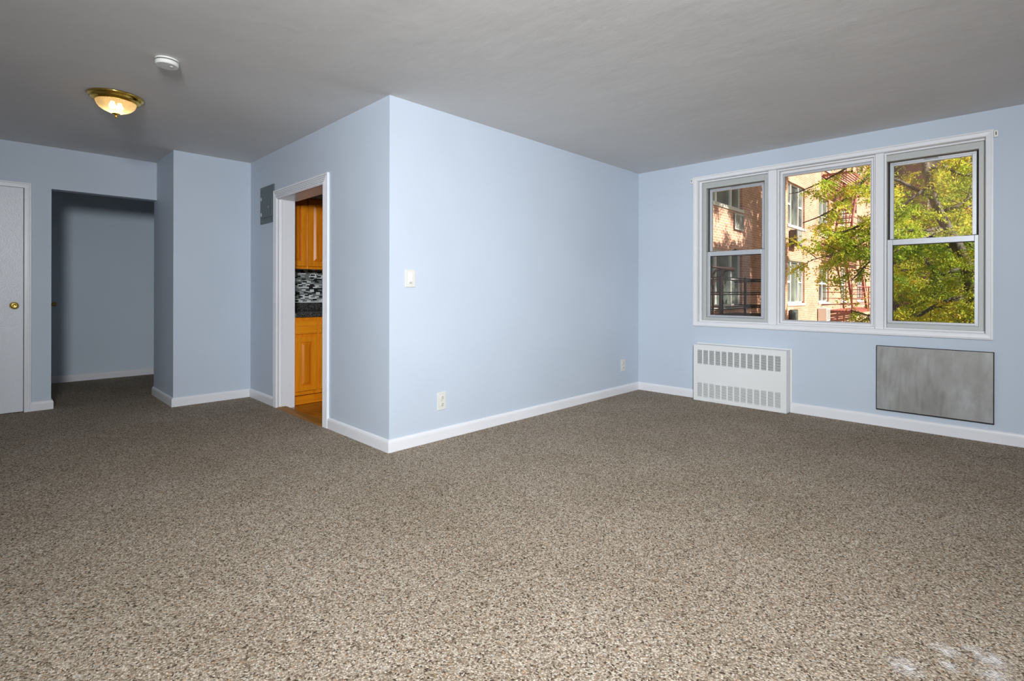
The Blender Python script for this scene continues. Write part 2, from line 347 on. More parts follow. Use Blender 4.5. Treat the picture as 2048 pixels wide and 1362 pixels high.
struct(w.build('wall_window', 'wall_paint'), 'pale blue wall with the wide three part window')
struct(box('wall_back', 'wall_paint', None, XL - 0.1, XW + 0.25, YB - 0.12, YB, 0, H), 'pale blue wall behind the camera')
struct(box('wall_left', 'wall_paint', None, XL - 0.12, XL, YB, HY, 0, H), 'pale blue wall left of the camera')
struct(box('wall_kitchen_end', 'kitchen_paint', None, KX, XW, KB, Y2, KZ, H), 'kitchen end wall behind the oak cabinets')

# baseboards: rounded top profile extruded along runs
def baseboard(name, label, p0, p1, nrm, h=0.088, t=0.016, m0=0.0, m1=0.0):
    p0 = Vector(p0); p1 = Vector(p1); d = (p1 - p0).normalized(); nv = Vector(nrm)
    prof = [(0, 0.0), (t, 0.0), (t, h - 0.026), (t * 0.93, h - 0.016), (t * 0.72, h - 0.007), (t * 0.4, h - 0.002), (0, h)]
    r = []
    for (p, mm, sg) in ((p0, m0, -1), (p1, m1, 1)):
        r.append([p + nv * a + d * (sg * mm * a) + Vector((0, 0, b)) for a, b in prof])
    return struct(MB().loft(r).build(name, 'trim_white'), label)
baseboard('baseboard_right', 'white baseboard under the bright blue wall', (XC, Y1, 0), (XW, Y1, 0), (0, -1, 0), m0=1, m1=-1)
baseboard('baseboard_kitchen', 'white baseboard between wall corner and kitchen door trim', (XC, Y1, 0), (XC, 4.035, 0), (-1, 0, 0), m0=1)
baseboard('baseboard_kitchen_left', 'short white baseboard left of the kitchen door', (XC, 5.185, 0), (XC, Y2, 0), (-1, 0, 0), m1=-1)
baseboard('baseboard_far', 'white baseboard under the projecting wall', (X2, Y2, 0), (XC, Y2, 0), (0, -1, 0), m0=1, m1=-1)
baseboard('baseboard_return', 'shaded white baseboard on the passage side', (X2, Y2, 0), (X2, HY + 0.012, 0), (-1, 0, 0), m0=1)
baseboard('baseboard_entry', 'short white baseboard between door trim and passage', (0.268, Y3, 0), (0.408, Y3, 0), (0, -1, 0), m1=1)
baseboard('baseboard_passage', 'white baseboard wrapping the passage edge', (0.408, Y3, 0), (0.408, HY, 0), (1, 0, 0), m0=1)
baseboard('baseboard_hall', 'white baseboard along the hall end wall', (0.40, HB, 0), (2.6, HB, 0), (0, -1, 0))
baseboard('baseboard_window_left', 'short white baseboard left of the radiator cover', (XW, 2.40, 0), (XW, Y1, 0), (-1, 0, 0), m1=-1)
baseboard('baseboard_window', 'white baseboard right of the radiator cover', (XW, YB, 0), (XW, 1.507, 0), (-1, 0, 0), 0.094)

# ------------------------------------------------------------------ window
win = thing('window_1', 'wide white three part window with two double hung sashes', None, (XW, 1.29, 0.79), kind='structure')
def casing_ring(name, ya, yb, za, zb, wdt):
    # mitred, stepped casing: one piece per side
    prof = [(0.0, 0.0), (0.0, 0.020), (0.012, 0.022), (0.014, 0.015), (wdt - 0.004, 0.012), (wdt, 0.008), (wdt, 0.0)]
    cor = [(ya, za, 1, 1), (yb, za, -1, 1), (yb, zb, -1, -1), (ya, zb, 1, -1)]
    for k in range(4):
        r = []
        for (y, z, sy, sz) in (cor[k], cor[(k + 1) % 4]):
            r.append([(XW - b, y + sy * a, z + sz * a) for a, b in prof])
        MB().loft(r).build(name, 'window_white', win)
casing_ring('casing', 0.119, 2.459, 0.770, 2.350, 0.043)
D = lambda d: XW + d
# liner boards
box('jamb', 'window_white', win, XW, D(0.24), 2.412, 2.43, 0.797, 2.325); box('jamb', 'window_white', win, XW, D(0.24), 0.145, 0.163, 0.797, 2.325)
box('head_jamb', 'window_white', win, XW, D(0.24), 0.163, 2.412, 2.306, 2.325); box('sill', 'window_white', win, XW - 0.002, D(0.24), 0.163, 2.412, 0.797, 0.816)
# stops
for (a, b) in ((2.392, 2.412),): box('stop', 'window_white', win, D(0.045), D(0.075), a, b, 0.816, 2.306, 0.002)
box('stop', 'window_white', win, D(0.045), D(0.075), 0.163, 2.392, 2.292, 2.306, 0.002)
box('stop', 'window_white', win, D(0.045), D(0.075), 0.163, 2.392, 0.816, 0.830, 0.002)
for (a, b) in ((1.640, 1.714), (0.796, 0.856)):
    box('mullion', 'window_white', win, D(0.018), D(0.2), a, b, 0.816, 2.306, 0.003)
for (a, b) in ((1.715, 1.729), (1.625, 1.639), (0.857, 0.871), (0.781, 0.795)): box('stop', 'window_white', win, D(0.045), D(0.075), a, b, 0.83, 2.292, 0.002)
def frame_mb(x0, x1, y0, y1, z0, z1, l, r, t, b):   # l is at larger y (left in view)
    return MB().box(x0, x1, y1 - l, y1, z0, z1).box(x0, x1, y0, y0 + r, z0, z1).box(x0, x1, y0 + r, y1 - l, z1 - t, z1).box(x0, x1, y0 + r, y1 - l, z0, z0 + b)
def double_hung(y0, y1, gl0, gl1, lo0, lo1, zmeet, zgt, wide_head, upper_glass, scr):
    # master frame
    frame_mb(D(0.075), D(0.19), y0, y1, 0.83, 2.292, y1 - lo1 - 0.001, lo0 - y0 - 0.001, wide_head, 0.032).build('unit_frame', 'alu_frame', win, 0.002)
    for (a, b) in ((lo1 - 0.012, lo1 - 0.0015), (lo0 + 0.0015, lo0 + 0.012)):
        box('track_seal', 'rubber_black', win, D(0.128), D(0.142), a, b, zmeet + 0.002, 2.292 - wide_head)
    # lower sash, room side
    s = frame_mb(D(0.092), D(0.122), lo0, lo1, 0.862, zmeet, lo1 - gl1, gl0 - lo0, 0.047, 0.024).build('lower_sash', 'alu', win, 0.002)
    box('lift_rail', 'alu', s, D(0.080), D(0.0915), lo0 + 0.01, lo1 - 0.004, 0.870, 0.884, 0.001)
    box('pane', 'glass', s, D(0.105), D(0.109), gl0, gl1, 0.886, zmeet - 0.047)
    box('glazing_bead', 'rubber_black', s, D(0.097), D(0.104), gl1 - 0.006, gl1, 0.886, zmeet - 0.047)
    box('glazing_bead', 'rubber_black', s, D(0.097), D(0.104), gl0, gl1 - 0.006, zmeet - 0.053, zmeet - 0.047)
    yc = (lo0 + lo1) / 2
    MB().box(D(0.094), D(0.118), yc - 0.028, yc + 0.028, zmeet, zmeet + 0.006).lathe([(0.013, 0.006), (0.012, 0.013)], (D(0.106), yc, zmeet), n_=16).build('sash_lock', 'rubber_black', s)
    for (a, b) in ((lo1 - 0.09, lo1 - 0.003), (lo0 + 0.003, lo0 + 0.085)):
        box('tilt_latch', 'rubber_black', s, D(0.096), D(0.116), a, b, zmeet, zmeet + 0.004)
    # upper sash, further out
    u = frame_mb(D(0.126), D(0.156), lo0 + 0.013, lo1 - 0.013, zmeet - 0.045, 2.292 - wide_head - 0.006, 0.026, 0.026, 0.030, 0.045).build('upper_sash', 'alu', win, 0.002)
    box('pane', upper_glass, u, D(0.139), D(0.143), lo0 + 0.039, lo1 - 0.039, zmeet, 2.292 - wide_head - 0.036)
    box('pull_rail', 'alu', u, D(0.116), D(0.1255), lo0 + 0.02, lo1 - 0.02, 2.292 - wide_head - 0.022, 2.292 - wide_head - 0.014)
    box('pull_handle', 'chrome', u, D(0.112), D(0.1155), yc - 0.045, yc + 0.045, 2.292 - wide_head - 0.020, 2.292 - wide_head - 0.009)
    box('insect_screen', scr, win, D(0.168), D(0.1685), lo0 + 0.01, lo1 - 0.01, 0.87, zmeet - 0.01)
double_hung(1.729, 2.392, 1.804, 2.318, 1.769, 2.352, 1.557, 2.20, 0.060, 'glass', 'screen_dark')
double_hung(0.163, 0.781, 0.228, 0.745, 0.204, 0.783 - 0.002, 1.575, 2.208, 0.052, 'hazed_glass', 'screen')
fx = frame_mb(D(0.08), D(0.13), 0.871, 1.625, 0.83, 2.292, 0.022, 0.022, 0.026, 0.022).build('fixed_frame', 'window_white', win, 0.002)
frame_mb(D(0.10), D(0.13), 0.893, 1.603, 0.852, 2.266, 0.010, 0.010, 0.022, 0.010).build('glazing_bead', 'alu', fx, 0.001)
box('pane', 'glass', fx, D(0.118), D(0.122), 0.90, 1.596, 0.86, 2.245)

# curtain rod brackets
for (ya, yb, lab) in ((2.4605, 2.486, 'small white curtain bracket at the left end of window trim'), (0.092, 0.1175, 'small white curtain bracket at the right end of window trim')):
    t_ = thing('curtain_bracket', lab, 'bracket', (XW, (ya + yb) / 2, 2.29), 'curtain rod brackets')
    box('plate', 'plastic_white', t_, XW - 0.022, XW, ya, yb, 2.288, 2.338, 0.003)
    box('slot', 'slot_dark', t_, XW - 0.0232, XW - 0.0215, (ya + yb) / 2 - 0.003, (ya + yb) / 2 + 0.003, 2.303, 2.327)

# ------------------------------------------------------------------ radiator cover
FX = XW - 0.115
rad = thing('radiator_cover', 'white metal radiator cover with slotted grilles under the window', 'radiator cover', (XW - 0.06, 1.955, 0))
ya, yb, zt = 1.509, 2.402, 0.583
cols = []
n_c = 13; cw = 0.047; step = (2.359 - 1.56 - cw) / (n_c - 1)
for i in range(n_c): cols.append((1.56 + i * step, 1.56 + i * step + cw))
rows = ((0.046, 0.189), (0.386, 0.529))
# front sheet with real openings
fr = MB(); ys = [ya] + [v for c in cols for v in c] + [yb]
zs = [0.004, rows[0][0], rows[0][1], rows[1][0], rows[1][1], zt]
for zi in (0, 2, 4): fr.box(FX - 0.002, FX, ya, yb, zs[zi], zs[zi + 1])
for zi in (1, 3):
    for k in range(0, len(ys) - 1, 2): fr.box(FX - 0.002, FX, ys[k], ys[k + 1], zs[zi], zs[zi + 1])
fr.build('front_panel', 'enamel_white', rad)
box('top_panel', 'enamel_white', rad, FX, XW - 0.002, ya, yb, zt - 0.004, zt, 0.001); box('side_panel', 'enamel_white', rad, FX, XW - 0.017, ya, ya + 0.003, 0.004, zt - 0.004); box('side_panel', 'enamel_white', rad, FX, XW - 0.017, yb - 0.003, yb, 0.004, zt - 0.004)
MB().box(XW - 0.014, XW - 0.001, ya - 0.018, ya, 0.004, zt + 0.012).box(XW - 0.014, XW - 0.001, yb, yb + 0.010, 0.004, zt + 0.012).box(XW - 0.014, XW - 0.001, ya, yb, zt + 0.0005, zt + 0.012).build('wall_flange', 'enamel_white', rad, 0.002)
box('foot_gap', 'shadow_gap', rad, FX + 0.003, FX + 0.02, ya + 0.003, ya + 0.03, 0.004, 0.02)
box('heater_core', 'grille_dark', rad, FX + 0.045, FX + 0.09, ya + 0.02, yb - 0.02, 0.03, zt - 0.03)
for ri, (z0, z1) in enumerate(rows):
    for (a, b) in cols:
        g = MB(); nl = 13 if ri else 12
        for k in range(nl):
            z = z0 + (k + 0.5) * (z1 - z0) / nl; hh = 0.0022 if ri else 0.0040
            g.add([(FX - 0.0022, a, z - hh), (FX - 0.0022, b, z - hh), (FX + 0.005, b, z + 0.003), (FX + 0.005, a, z + 0.003),
                   (FX - 0.0014, a, z - hh), (FX - 0.0014, b, z - hh), (FX + 0.0058, b, z + 0.003), (FX + 0.0058, a, z + 0.003)],
                  [(0, 1, 2, 3), (7, 6, 5, 4), (0, 4, 5, 1), (3, 2, 6, 7), (0, 3, 7, 4), (1, 5, 6, 2)])
            g.box(FX - 0.0022, FX - 0.0012, a, b, z - hh, z + hh * 0.6)
        g.build('louver_panel', 'enamel_white', rad)
frame_mb(FX - 0.008, FX - 0.0025, 2.053, 2.182, 0.026, 0.192, 0.005, 0.005, 0.004, 0.007).build('damper_door', 'enamel_white', rad, 0.001)

# galvanised sheet over the old air conditioner opening
zp = thing('metal_cover_plate', 'scratched grey galvanised sheet covering wall opening below window', 'metal plate', (XW, 0.476, 0.41))
box('sheet', 'zinc', zp, XW - 0.019, XW - 0.016, 0.117, 0.836, 0.146, 0.675, 0.001)
box('gap_shade', 'shadow_gap', zp, XW - 0.016, XW - 0.0005, 0.1115, 0.841, 0.1370, 0.679)  # near-black block standing in for the shade in the gap behind the sheet

# ------------------------------------------------------------------ switch and outlets on the bright wall
sw = thing('light_switch', 'ivory light switch with wide paddle on bright blue wall', 'light switch', (2.127, Y1, 1.22))
box('plate', 'ivory', sw, 2.084, 2.170, Y1 - 0.007, Y1, 1.157, 1.283, 0.003)
box('surround', 'ivory', sw, 2.107, 2.147, Y1 - 0.0085, Y1 - 0.0071, 1.180, 1.262, 0.0005)
box('paddle', 'plastic_white', sw, 2.113, 2.141, Y1 - 0.013, Y1 - 0.0086, 1.198, 1.256, 0.002)
box('slide_lever', 'slot_dark', sw, 2.117, 2.137, Y1 - 0.0100, Y1 - 0.0086, 1.186, 1.189)
def outlet(x0, x1, z0, z1, lab):
    o = thing('power_outlet', lab, 'outlet', ((x0 + x1) / 2, Y1, z0), 'power outlets on the bright wall')
    box('plate', 'ivory', o, x0, x1, Y1 - 0.006, Y1, z0, z1, 0.0025)
    xc = (x0 + x1) / 2
    for zc in (z0 + (z1 - z0) * 0.31, z0 + (z1 - z0) * 0.69):
        s = MB().lathe([(0.0165, -0.0061), (0.0165, -0.0085), (0.0155, -0.0092)], (xc, Y1, zc), 'y', 24).build('socket', 'ivory', o)
        MB().box(xc - 0.0075, xc - 0.0050, Y1 - 0.0100, Y1 - 0.0085, zc + 0.001, zc + 0.010).box(xc + 0.0050, xc + 0.0075, Y1 - 0.0100, Y1 - 0.0085, zc + 0.001, zc + 0.010).lathe([(0.003, -0.0100), (0.003, -0.0085)], (xc, Y1, zc - 0.0075), 'y', 10).build('slots', 'slot_dark', s)
    MB().lathe([(0.003, -0.0061), (0.0026, -0.0072)], (xc, Y1, (z0 + z1) / 2), 'y', 12).build('screw', 'chrome', o)
outlet(2.372, 2.453, 0.225, 0.360, 'ivory power outlet near the outer wall corner')
outlet(4.903, 4.990, 0.246, 0.378, 'ivory power outlet near the window wall corner')

# ------------------------------------------------------------------ electrical panel
ep = thing('electrical_panel', 'dark grey metal breaker panel beside the kitchen door', 'electrical panel', (XC, 5.365, 1.81))
box('cover', 'panel_grey', ep, XC - 0.012, XC, 5.192, 5.539, 1.812, 2.183, 0.0015)
dr = box('door', 'panel_grey', ep, XC - 0.018, XC - 0.0121, 5.215, 5.498, 1.868, 2.105, 0.002)
MB().lathe([(0.012, -0.0181), (0.012, -0.0195), (0.0065, -0.0196), (0.0065, -0.027)], (XC, 5.29, 1.965), 'x', 16).build('latch', 'chrome', dr)
for z in (1.905, 2.062): box('hinge', 'chrome', dr, XC - 0.020, XC - 0.0181, 5.484, 5.500, z - 0.016, z + 0.016)
for (y, z) in ((5.478, 1.838), (5.225, 1.838)): MB().lathe([(0.006, -0.0121), (0.005, -0.015)], (XC, y, z), 'x', 12).build('screw', 'chrome' if y > 5.4 else 'panel_dark', ep)

# ------------------------------------------------------------------ kitchen doorway trim
kd = thing('trim_1', 'white fluted trim around the kitchen doorway', None, (XC, 4.60, 0), kind='structure')
YA, YBk, ZH = 4.119, 5.090, 2.018
box('jamb', 'trim_white', kd, XC - 0.004, KX + 0.004, YBk, 5.112, -0.02, ZH + 0.018, 0.001); box('jamb', 'trim_white', kd, XC - 0.004, KX + 0.004, 4.098, YA, -0.02, ZH + 0.018, 0.001)
box('head_jamb', 'trim_white', kd, XC - 0.004, KX + 0.004, YA, YBk, ZH, ZH + 0.018)
box('door_stop', 'trim_white', kd, XC + 0.02, XC + 0.032, YBk - 0.010, YBk, 0, ZH, 0.001)
wd = 0.088
prof = [(0.0, 0.0), (0.0, 0.020)]
for k in range(5):
    a0 = 0.006 + k * 0.0155
    prof += [(a0, 0.021), (a0 + 0.011, 0.020), (a0 + 0.0116, 0.0105), (a0 + 0.0150, 0.0105)]
prof += [(wd, 0.016), (wd, 0.0)]
def fl(p0, p1):
    r = [[(XC - b, y + sy * a, z + sz * a) for a, b in prof] for (y, z, sy, sz) in (p0, p1)]
    MB().loft(r).build('casing', 'trim_white', kd)
fl((YBk + wd, ZH + wd, -1, -1), (YA - wd, ZH + wd, 1, -1)); fl((YBk + wd, 0, -1, 0), (YBk + wd, ZH + wd, -1, -1)); fl((YA - wd, ZH + wd, 1, -1), (YA - wd, 0, 1, 0))
for k in range(2):   # kitchen side
    pass
box('casing', 'trim_white', kd, KX + 0.004, KX + 0.02, YA - wd, YA, 0, ZH + wd); box('casing', 'trim_white', kd, KX + 0.004, KX + 0.02, YA, YBk, ZH, ZH + wd)
th_ = MB().add([(XC - 0.025, YA, 0), (XC - 0.025, YBk, 0), (XC + 0.01, YBk, 0.006), (XC + 0.01, YA, 0.006), (XC + 0.075, YBk, 0.004), (XC + 0.075, YA, 0.004), (XC + 0.085, YBk, -0.018), (XC + 0.085, YA, -0.018), (XC - 0.025, YA, -0.03), (XC - 0.025, YBk, -0.03), (XC + 0.085, YBk, -0.03), (XC + 0.085, YA, -0.03)],
    [(0, 1, 2, 3), (3, 2, 4, 5), (5, 4, 6, 7), (7, 6, 10, 11), (8, 11, 10, 9), (0, 8, 9, 1), (0, 3, 5, 7, 11, 8), (1, 9, 10, 6, 4, 2)])
tag(th_.build('threshold', 'threshold', kd), 'worn wooden threshold strip')

# ------------------------------------------------------------------ kitchen
kf = MB().box(XC - 0.02, XW, Y1 + 0.14, KB, -0.055, KZ - 0.0035).build('floor_kitchen', 'parquet'); struct(kf, 'brown finger parquet kitchen floor')
strip = {}
for o_ in (0, 1):
    me = MB().box(0, 0.246 if o_ == 0 else 0.047, 0, 0.047 if o_ == 0 else 0.246, 0, 0.0035).mesh('plank'); me.materials.append(M['parquet']); strip[o_] = me
bx0, by0, BS = 2.042, 4.14, 0.25
for bi in range(3):
    for bj in range(4):
        o_ = (bi + bj) % 2
        for k in range(5):
            loc = (bx0 + bi * BS, by0 + bj * BS + k * 0.05, KZ - 0.0035) if o_ == 0 else (bx0 + bi * BS + k * 0.05, by0 + bj * BS, KZ - 0.0035)
            placed('plank', strip[o_], loc, kf)

def panel_door(parent, name, x0, x1, z0, z1, yf, arch=False):
    """raised panel door facing -y; front face at yf"""
    st = 0.056; t = 0.019
    d = MB().box(x0, x0 + st, yf, yf + t, z0, z1).box(x1 - st, x1, yf, yf + t, z0, z1).box(x0 + st, x1 - st, yf, yf + t, z1 - st, z1).box(x0 + st, x1 - st, yf, yf + t, z0, z0 + st).build(name, 'oak', parent, 0.004, 3)
    a0, a1, b0, b1 = x0 + st, x1 - st, z0 + st, z1 - st; q = 0.030
    v = [(a0, yf + 0.013, b0), (a1, yf + 0.013, b0), (a1, yf + 0.013, b1), (a0, yf + 0.013, b1),
         (a0 + 0.005, yf + 0.0125, b0 + 0.005), (a1 - 0.005, yf + 0.0125, b0 + 0.005), (a1 - 0.005, yf + 0.0125, b1 - 0.005), (a0 + 0.005, yf + 0.0125, b1 - 0.005),
         (a0 + q, yf + 0.003, b0 + q), (a1 - q, yf + 0.003, b0 + q), (a1 - q, yf + 0.003, b1 - q), (a0 + q, yf + 0.003, b1 - q)]
    f = []
    for L in (0, 4):
        for k in range(4): f.append((L + k, L + (k + 1) % 4, L + 4 + (k + 1) % 4, L + 4 + k))
    f.append((8, 9, 10, 11))
    v += [(a0, yf + t, b0), (a1, yf + t, b0), (a1, yf + t, b1), (a0, yf + t, b1)]
    for k in range(4): f.append((k, 12 + k, 12 + (k + 1) % 4, (k + 1) % 4))
    f.append((15, 14, 13, 12))
    MB().add(v, f).build('panel', 'oak_panel_shaded', d)
    return d
KXE = KX + 0.006
UY = 5.400
def upper_cab(x0, x1, lab, dx0, dx1):
    c = thing('wall_cabinet', lab, 'cabinet', ((x0 + x1) / 2, KB, 1.366), 'oak wall cabinets in the kitchen')
    box('body', 'oak', c, x0, x1, UY, KB - 0.001, 1.366, 2.128, 0.001)
    panel_door(c, 'door', dx0, dx1, 1.393, 2.112, UY - 0.0235)
upper_cab(KXE, 2.371, 'glossy oak wall cabinet beside the white door jamb', KXE + 0.012, 2.362)
upper_cab(2.3715, 2.86, 'glossy oak wall cabinet right of the door gap above mosaic', 2.377, 2.84)
struct(box('soffit_kitchen', 'kitchen_paint', None, KXE, 4.2, UY - 0.02, KB, 2.13, H), 'dark soffit over the kitchen cabinets')
BY = 5.100
def base_cab(x0, x1, lab, dx0, dx1):
    c = thing('base_cabinet', lab, 'cabinet', ((x0 + x1) / 2, KB - 0.3, KZ), 'oak base cabinets in the kitchen')
    MB().box(x0, x1, BY, KB - 0.001, 0.088, 0.868).build('body', 'oak', c, 0.001)
    box('toe_kick', 'oak_flat', c, x0, x1, BY + 0.062, BY + 0.08, KZ, 0.0875)
    box('drawer_front', 'oak_flat', c, dx0, dx1, BY - 0.0235, BY - 0.0045, 0.700, 0.832, 0.005, 3)
    panel_door(c, 'door', dx0, dx1, 0.128, 0.672, BY - 0.0235)
base_cab(KXE, 2.348, 'oak base cabinet with drawer beside the white door jamb', KXE + 0.004, 2.338)
base_cab(2.3485, 2.84, 'oak base cabinet right of the narrow drawer unit', 2.360, 2.82)
ct = thing('countertop', 'dark speckled granite countertop on oak base cabinets', 'countertop', (2.5, 5.4, 0.87))
box('slab', 'granite', ct, KXE, 2.86, BY - 0.035, KB - 0.001, 0.8685, 0.909, 0.004, 3); box('upstand', 'granite', ct, KXE, 2.86, KB - 0.022, KB - 0.001, 0.9095, 1.000, 0.002)
bs = thing('mosaic_backsplash', 'black white and grey glass mosaic backsplash strip', 'backsplash', (2.55, KB, 1.0), kind='structure')
del bs['category']
box('grout_bed', 'grout', bs, KXE, 2.86, KB - 0.006, KB - 0.0005, 1.0005, 1.3655)
box('edge_trim', 'tile_white', bs, KXE, 2.86, KB - 0.0145, KB - 0.0065, 1.0005, 1.0115, 0.001)
tm = {}
for nm in ('tile_white', 'tile_black', 'tile_grey', 'tile_pale'):
    me = MB().box(0, 0.0455, -0.0055, 0, 0, 0.0135).mesh('tile'); me.materials.append(M[nm]); tm[nm] = me
nrow = 23; rh = (1.3655 - 1.0125) / nrow
for r_ in range(nrow):
    xo = 2.30 + random.choice((0, 0.012, 0.0235, 0.035))
    for k in range(12):
        nm = random.choices(('tile_white', 'tile_black', 'tile_grey', 'tile_pale'), (0.28, 0.26, 0.32, 0.14))[0]
        placed('tile', tm[nm], (xo + k * 0.0472, KB - 0.0061, 1.0125 + r_ * rh + 0.0005), bs)
for i, (xx, lab) in enumerate(((2.475, 'left chrome cup hook hanging under the wall cabinet'), (2.535, 'right chrome cup hook hanging under the wall cabinet'))):
    pts = [(xx, 5.55, 1.3655), (xx, 5.55, 1.31), (xx, 5.55, 1.285)]
    for k in range(9):
        a = math.pi + math.pi * k / 8 * 1.05
        pts.append((xx + 0.02 + 0.02 * math.cos(a), 5.55, 1.283 + 0.02 * math.sin(a)))
    t_ = tag(MB().tube(pts, 0.0026, 8).build('cup_hook', 'chrome'), lab, 'hook', 'cup hooks under the wall cabinet')

# ------------------------------------------------------------------ entry door
dt = thing('trim_2', 'white stepped trim around the door at far left', None, (-0.2, Y3, 0), kind='structure')
def casing_y(pts_list):
    pr = [(0, 0), (0, 0.020), (0.010, 0.020), (0.013, 0.013), (0.022, 0.013), (0.024, 0.019), (0.047, 0.016), (0.049, 0.0)]
    r = [[(x + sx * a, Y3 - b, z + sz * a) for a, b in pr] for (x, z, sx, sz) in pts_list]
    MB().loft(r).build('casing', 'trim_white', dt)
casing_y([(0.268, 0, -1, 0), (0.268, 2.128, -1, -1)]); casing_y([(0.268, 2.128, -1, -1), (-0.668, 2.128, 1, -1)]); casing_y([(-0.668, 2.128, 1, -1), (-0.668, 0, 1, 0)])
MB().box(0.2195, 0.222, Y3 + 0.001, HY, 0, 2.088).box(-0.62, -0.6175, Y3 + 0.001, HY, 0, 2.088).box(-0.6175, 0.2195, Y3 + 0.001, HY, 2.083, 2.088).box(-0.6175, 0.2195, Y3 + 0.055, Y3 + 0.075, 2.04, 2.083).box(0.19, 0.2195, Y3 + 0.055, Y3 + 0.075, 0, 2.04).build('jamb', 'trim_white', dt)
def knob(parent, c, axis, sg):
    # rosette + neck + knob, along axis, sg outward sign
    pr = [(0.0, 0.0), (0.031, 0.0), (0.032, 0.004), (0.026, 0.009), (0.013, 0.012), (0.011, 0.026), (0.016, 0.034), (0.025, 0.042), (0.0285, 0.052), (0.026, 0.062), (0.017, 0.067), (0.0145, 0.0655), (0.0, 0.0655)]
    k = MB().lathe([(max(r, 0.0005), h * sg) for r, h in pr], c, axis, 32).build('knob', 'brass', parent); tag(k, 'round brass knob'); return k
dd = thing('door_1', 'white painted flush door with round brass knob', None, (-0.2, Y3 + 0.03, 0.004), kind='structure')
box('leaf', 'door_white', dd, -0.6155, 0.2155, Y3 + 0.012, Y3 + 0.050, 0.006, 2.081, 0.002)
knob(dd, (0.153, Y3 + 0.012, 0.991), 'y', -1)
hd = thing('door_2', 'closed hall door seen only by its brass knob', None, (0.405, 7.55, 0.004), kind='structure')
box('leaf', 'door_white', hd, 0.400, 0.412, 7.05, 7.83, 0.006, 2.05, 0.001)
kn = MB().lathe([(0.024, 0.0), (0.024, 0.004), (0.010, 0.007), (0.010, 0.05), (0.018, 0.062), (0.0235, 0.088), (0.0235, 0.100), (0.015, 0.103), (0.0005, 0.103)], (0.412, 7.6, 0.979), 'x', 24).build('knob', 'dark_brass', hd); tag(kn, 'brass knob poking past the passage edge')

# ------------------------------------------------------------------ ceiling light
LX, LY = 0.622, 4.545
cl = thing('ceiling_light', 'lit flush ceiling light with brass rim and ribbed glass bowl', 'ceiling light', (LX, LY, H))
MB().lathe([(0.162, 0), (0.164, -0.006), (0.156, -0.014), (0.150, -0.016), (0.147, -0.026), (0.138, -0.034), (0.130, -0.036), (0.127, -0.042), (0.120, -0.044), (0.116, -0.040), (0.114, -0.004)], (LX, LY, H), n_=64).build('brass_pan', 'brass', cl)
rib = lambda k: 0.012 if k % 2 else -0.012
prof = [(0.117, -0.036), (0.115, -0.050), (0.109, -0.066), (0.097, -0.082), (0.080, -0.095), (0.060, -0.105), (0.042, -0.112), (0.026, -0.120), (0.012, -0.128)]
dome = MB().lathe(prof, (LX, LY, H), n_=120, smooth=False, rib=rib); dome.f = dome.f[:-2]; dome.smooth = dome.smooth[:-2]
dome.build('glass_bowl', 'dome', cl)
MB().lathe([(0.024, -0.119), (0.025, -0.123), (0.016, -0.127), (0.006, -0.130), (0.006, -0.136), (0.009, -0.141), (0.008, -0.147), (0.002, -0.150)], (LX, LY, H), n_=24).build('finial', 'brass', cl)
for k, a in enumerate((0.4, 0.4 + math.pi)):
    b_ = (LX + math.cos(a) * 0.024, LY + math.sin(a) * 0.024, H)
    MB().lathe([(0.002, -0.095), (0.014, -0.090), (0.021, -0.078), (0.021, -0.066), (0.014, -0.052), (0.011, -0.040)], b_, n_=20).build('light_bulb', 'bulb', cl)
lp = bpy.data.lights.new('lamp_glow', 'POINT'); lp.energy = 0.9; lp.color = (1.0, 0.72, 0.38); lp.shadow_soft_size = 0.03
lo = bpy.data.objects.new('lamp_glow', lp); C.objects.link(lo); lo.location = (LX, LY, H - 0.112 + 0.03)

# ------------------------------------------------------------------ smoke detector
SX, SY = 0.735, 3.605
sd = thing('smoke_detector', 'round white smoke detector on the ceiling', 'smoke detector', (SX, SY, H))
MB().lathe([(0.060, 0), (0.060, -0.008)], (SX, SY, H), n_=40, smooth=False).build('base_ring', 'plastic_white', sd)
MB().lathe([(0.053, -0.008), (0.053, -0.014)], (SX, SY, H), n_=40, smooth=False).build('vent_ring', 'grille_dark', sd)
MB().lathe([(0.057, -0.0141), (0.060, -0.016), (0.060, -0.032), (0.056, -0.037), (0.0005, -0.038)], (SX, SY, H), n_=40, smooth=False).build('cap', 'plastic_white', sd)
MB().lathe([(0.008, -0.0381), (0.0075, -0.0405)], (SX + 0.02, SY - 0.012, H), n_=16).build('test_button', 'plastic_white', sd)

# scrap on the carpet
sc_ = MB().loft([[(0.655, 3.400, 0.001), (0.656, 3.397, 0.001), (0.657, 3.399, 0.003)], [(0.668, 3.396, 0.001), (0.672, 3.387, 0.001), (0.670, 3.392, 0.006)], [(0.684, 3.384, 0.001), (0.688, 3.376, 0.001), (0.687, 3.380, 0.007)]])
tag(sc_.build('scrap', 'dirt'), 'tiny dark brown scrap lying on the carpet', 'scrap')

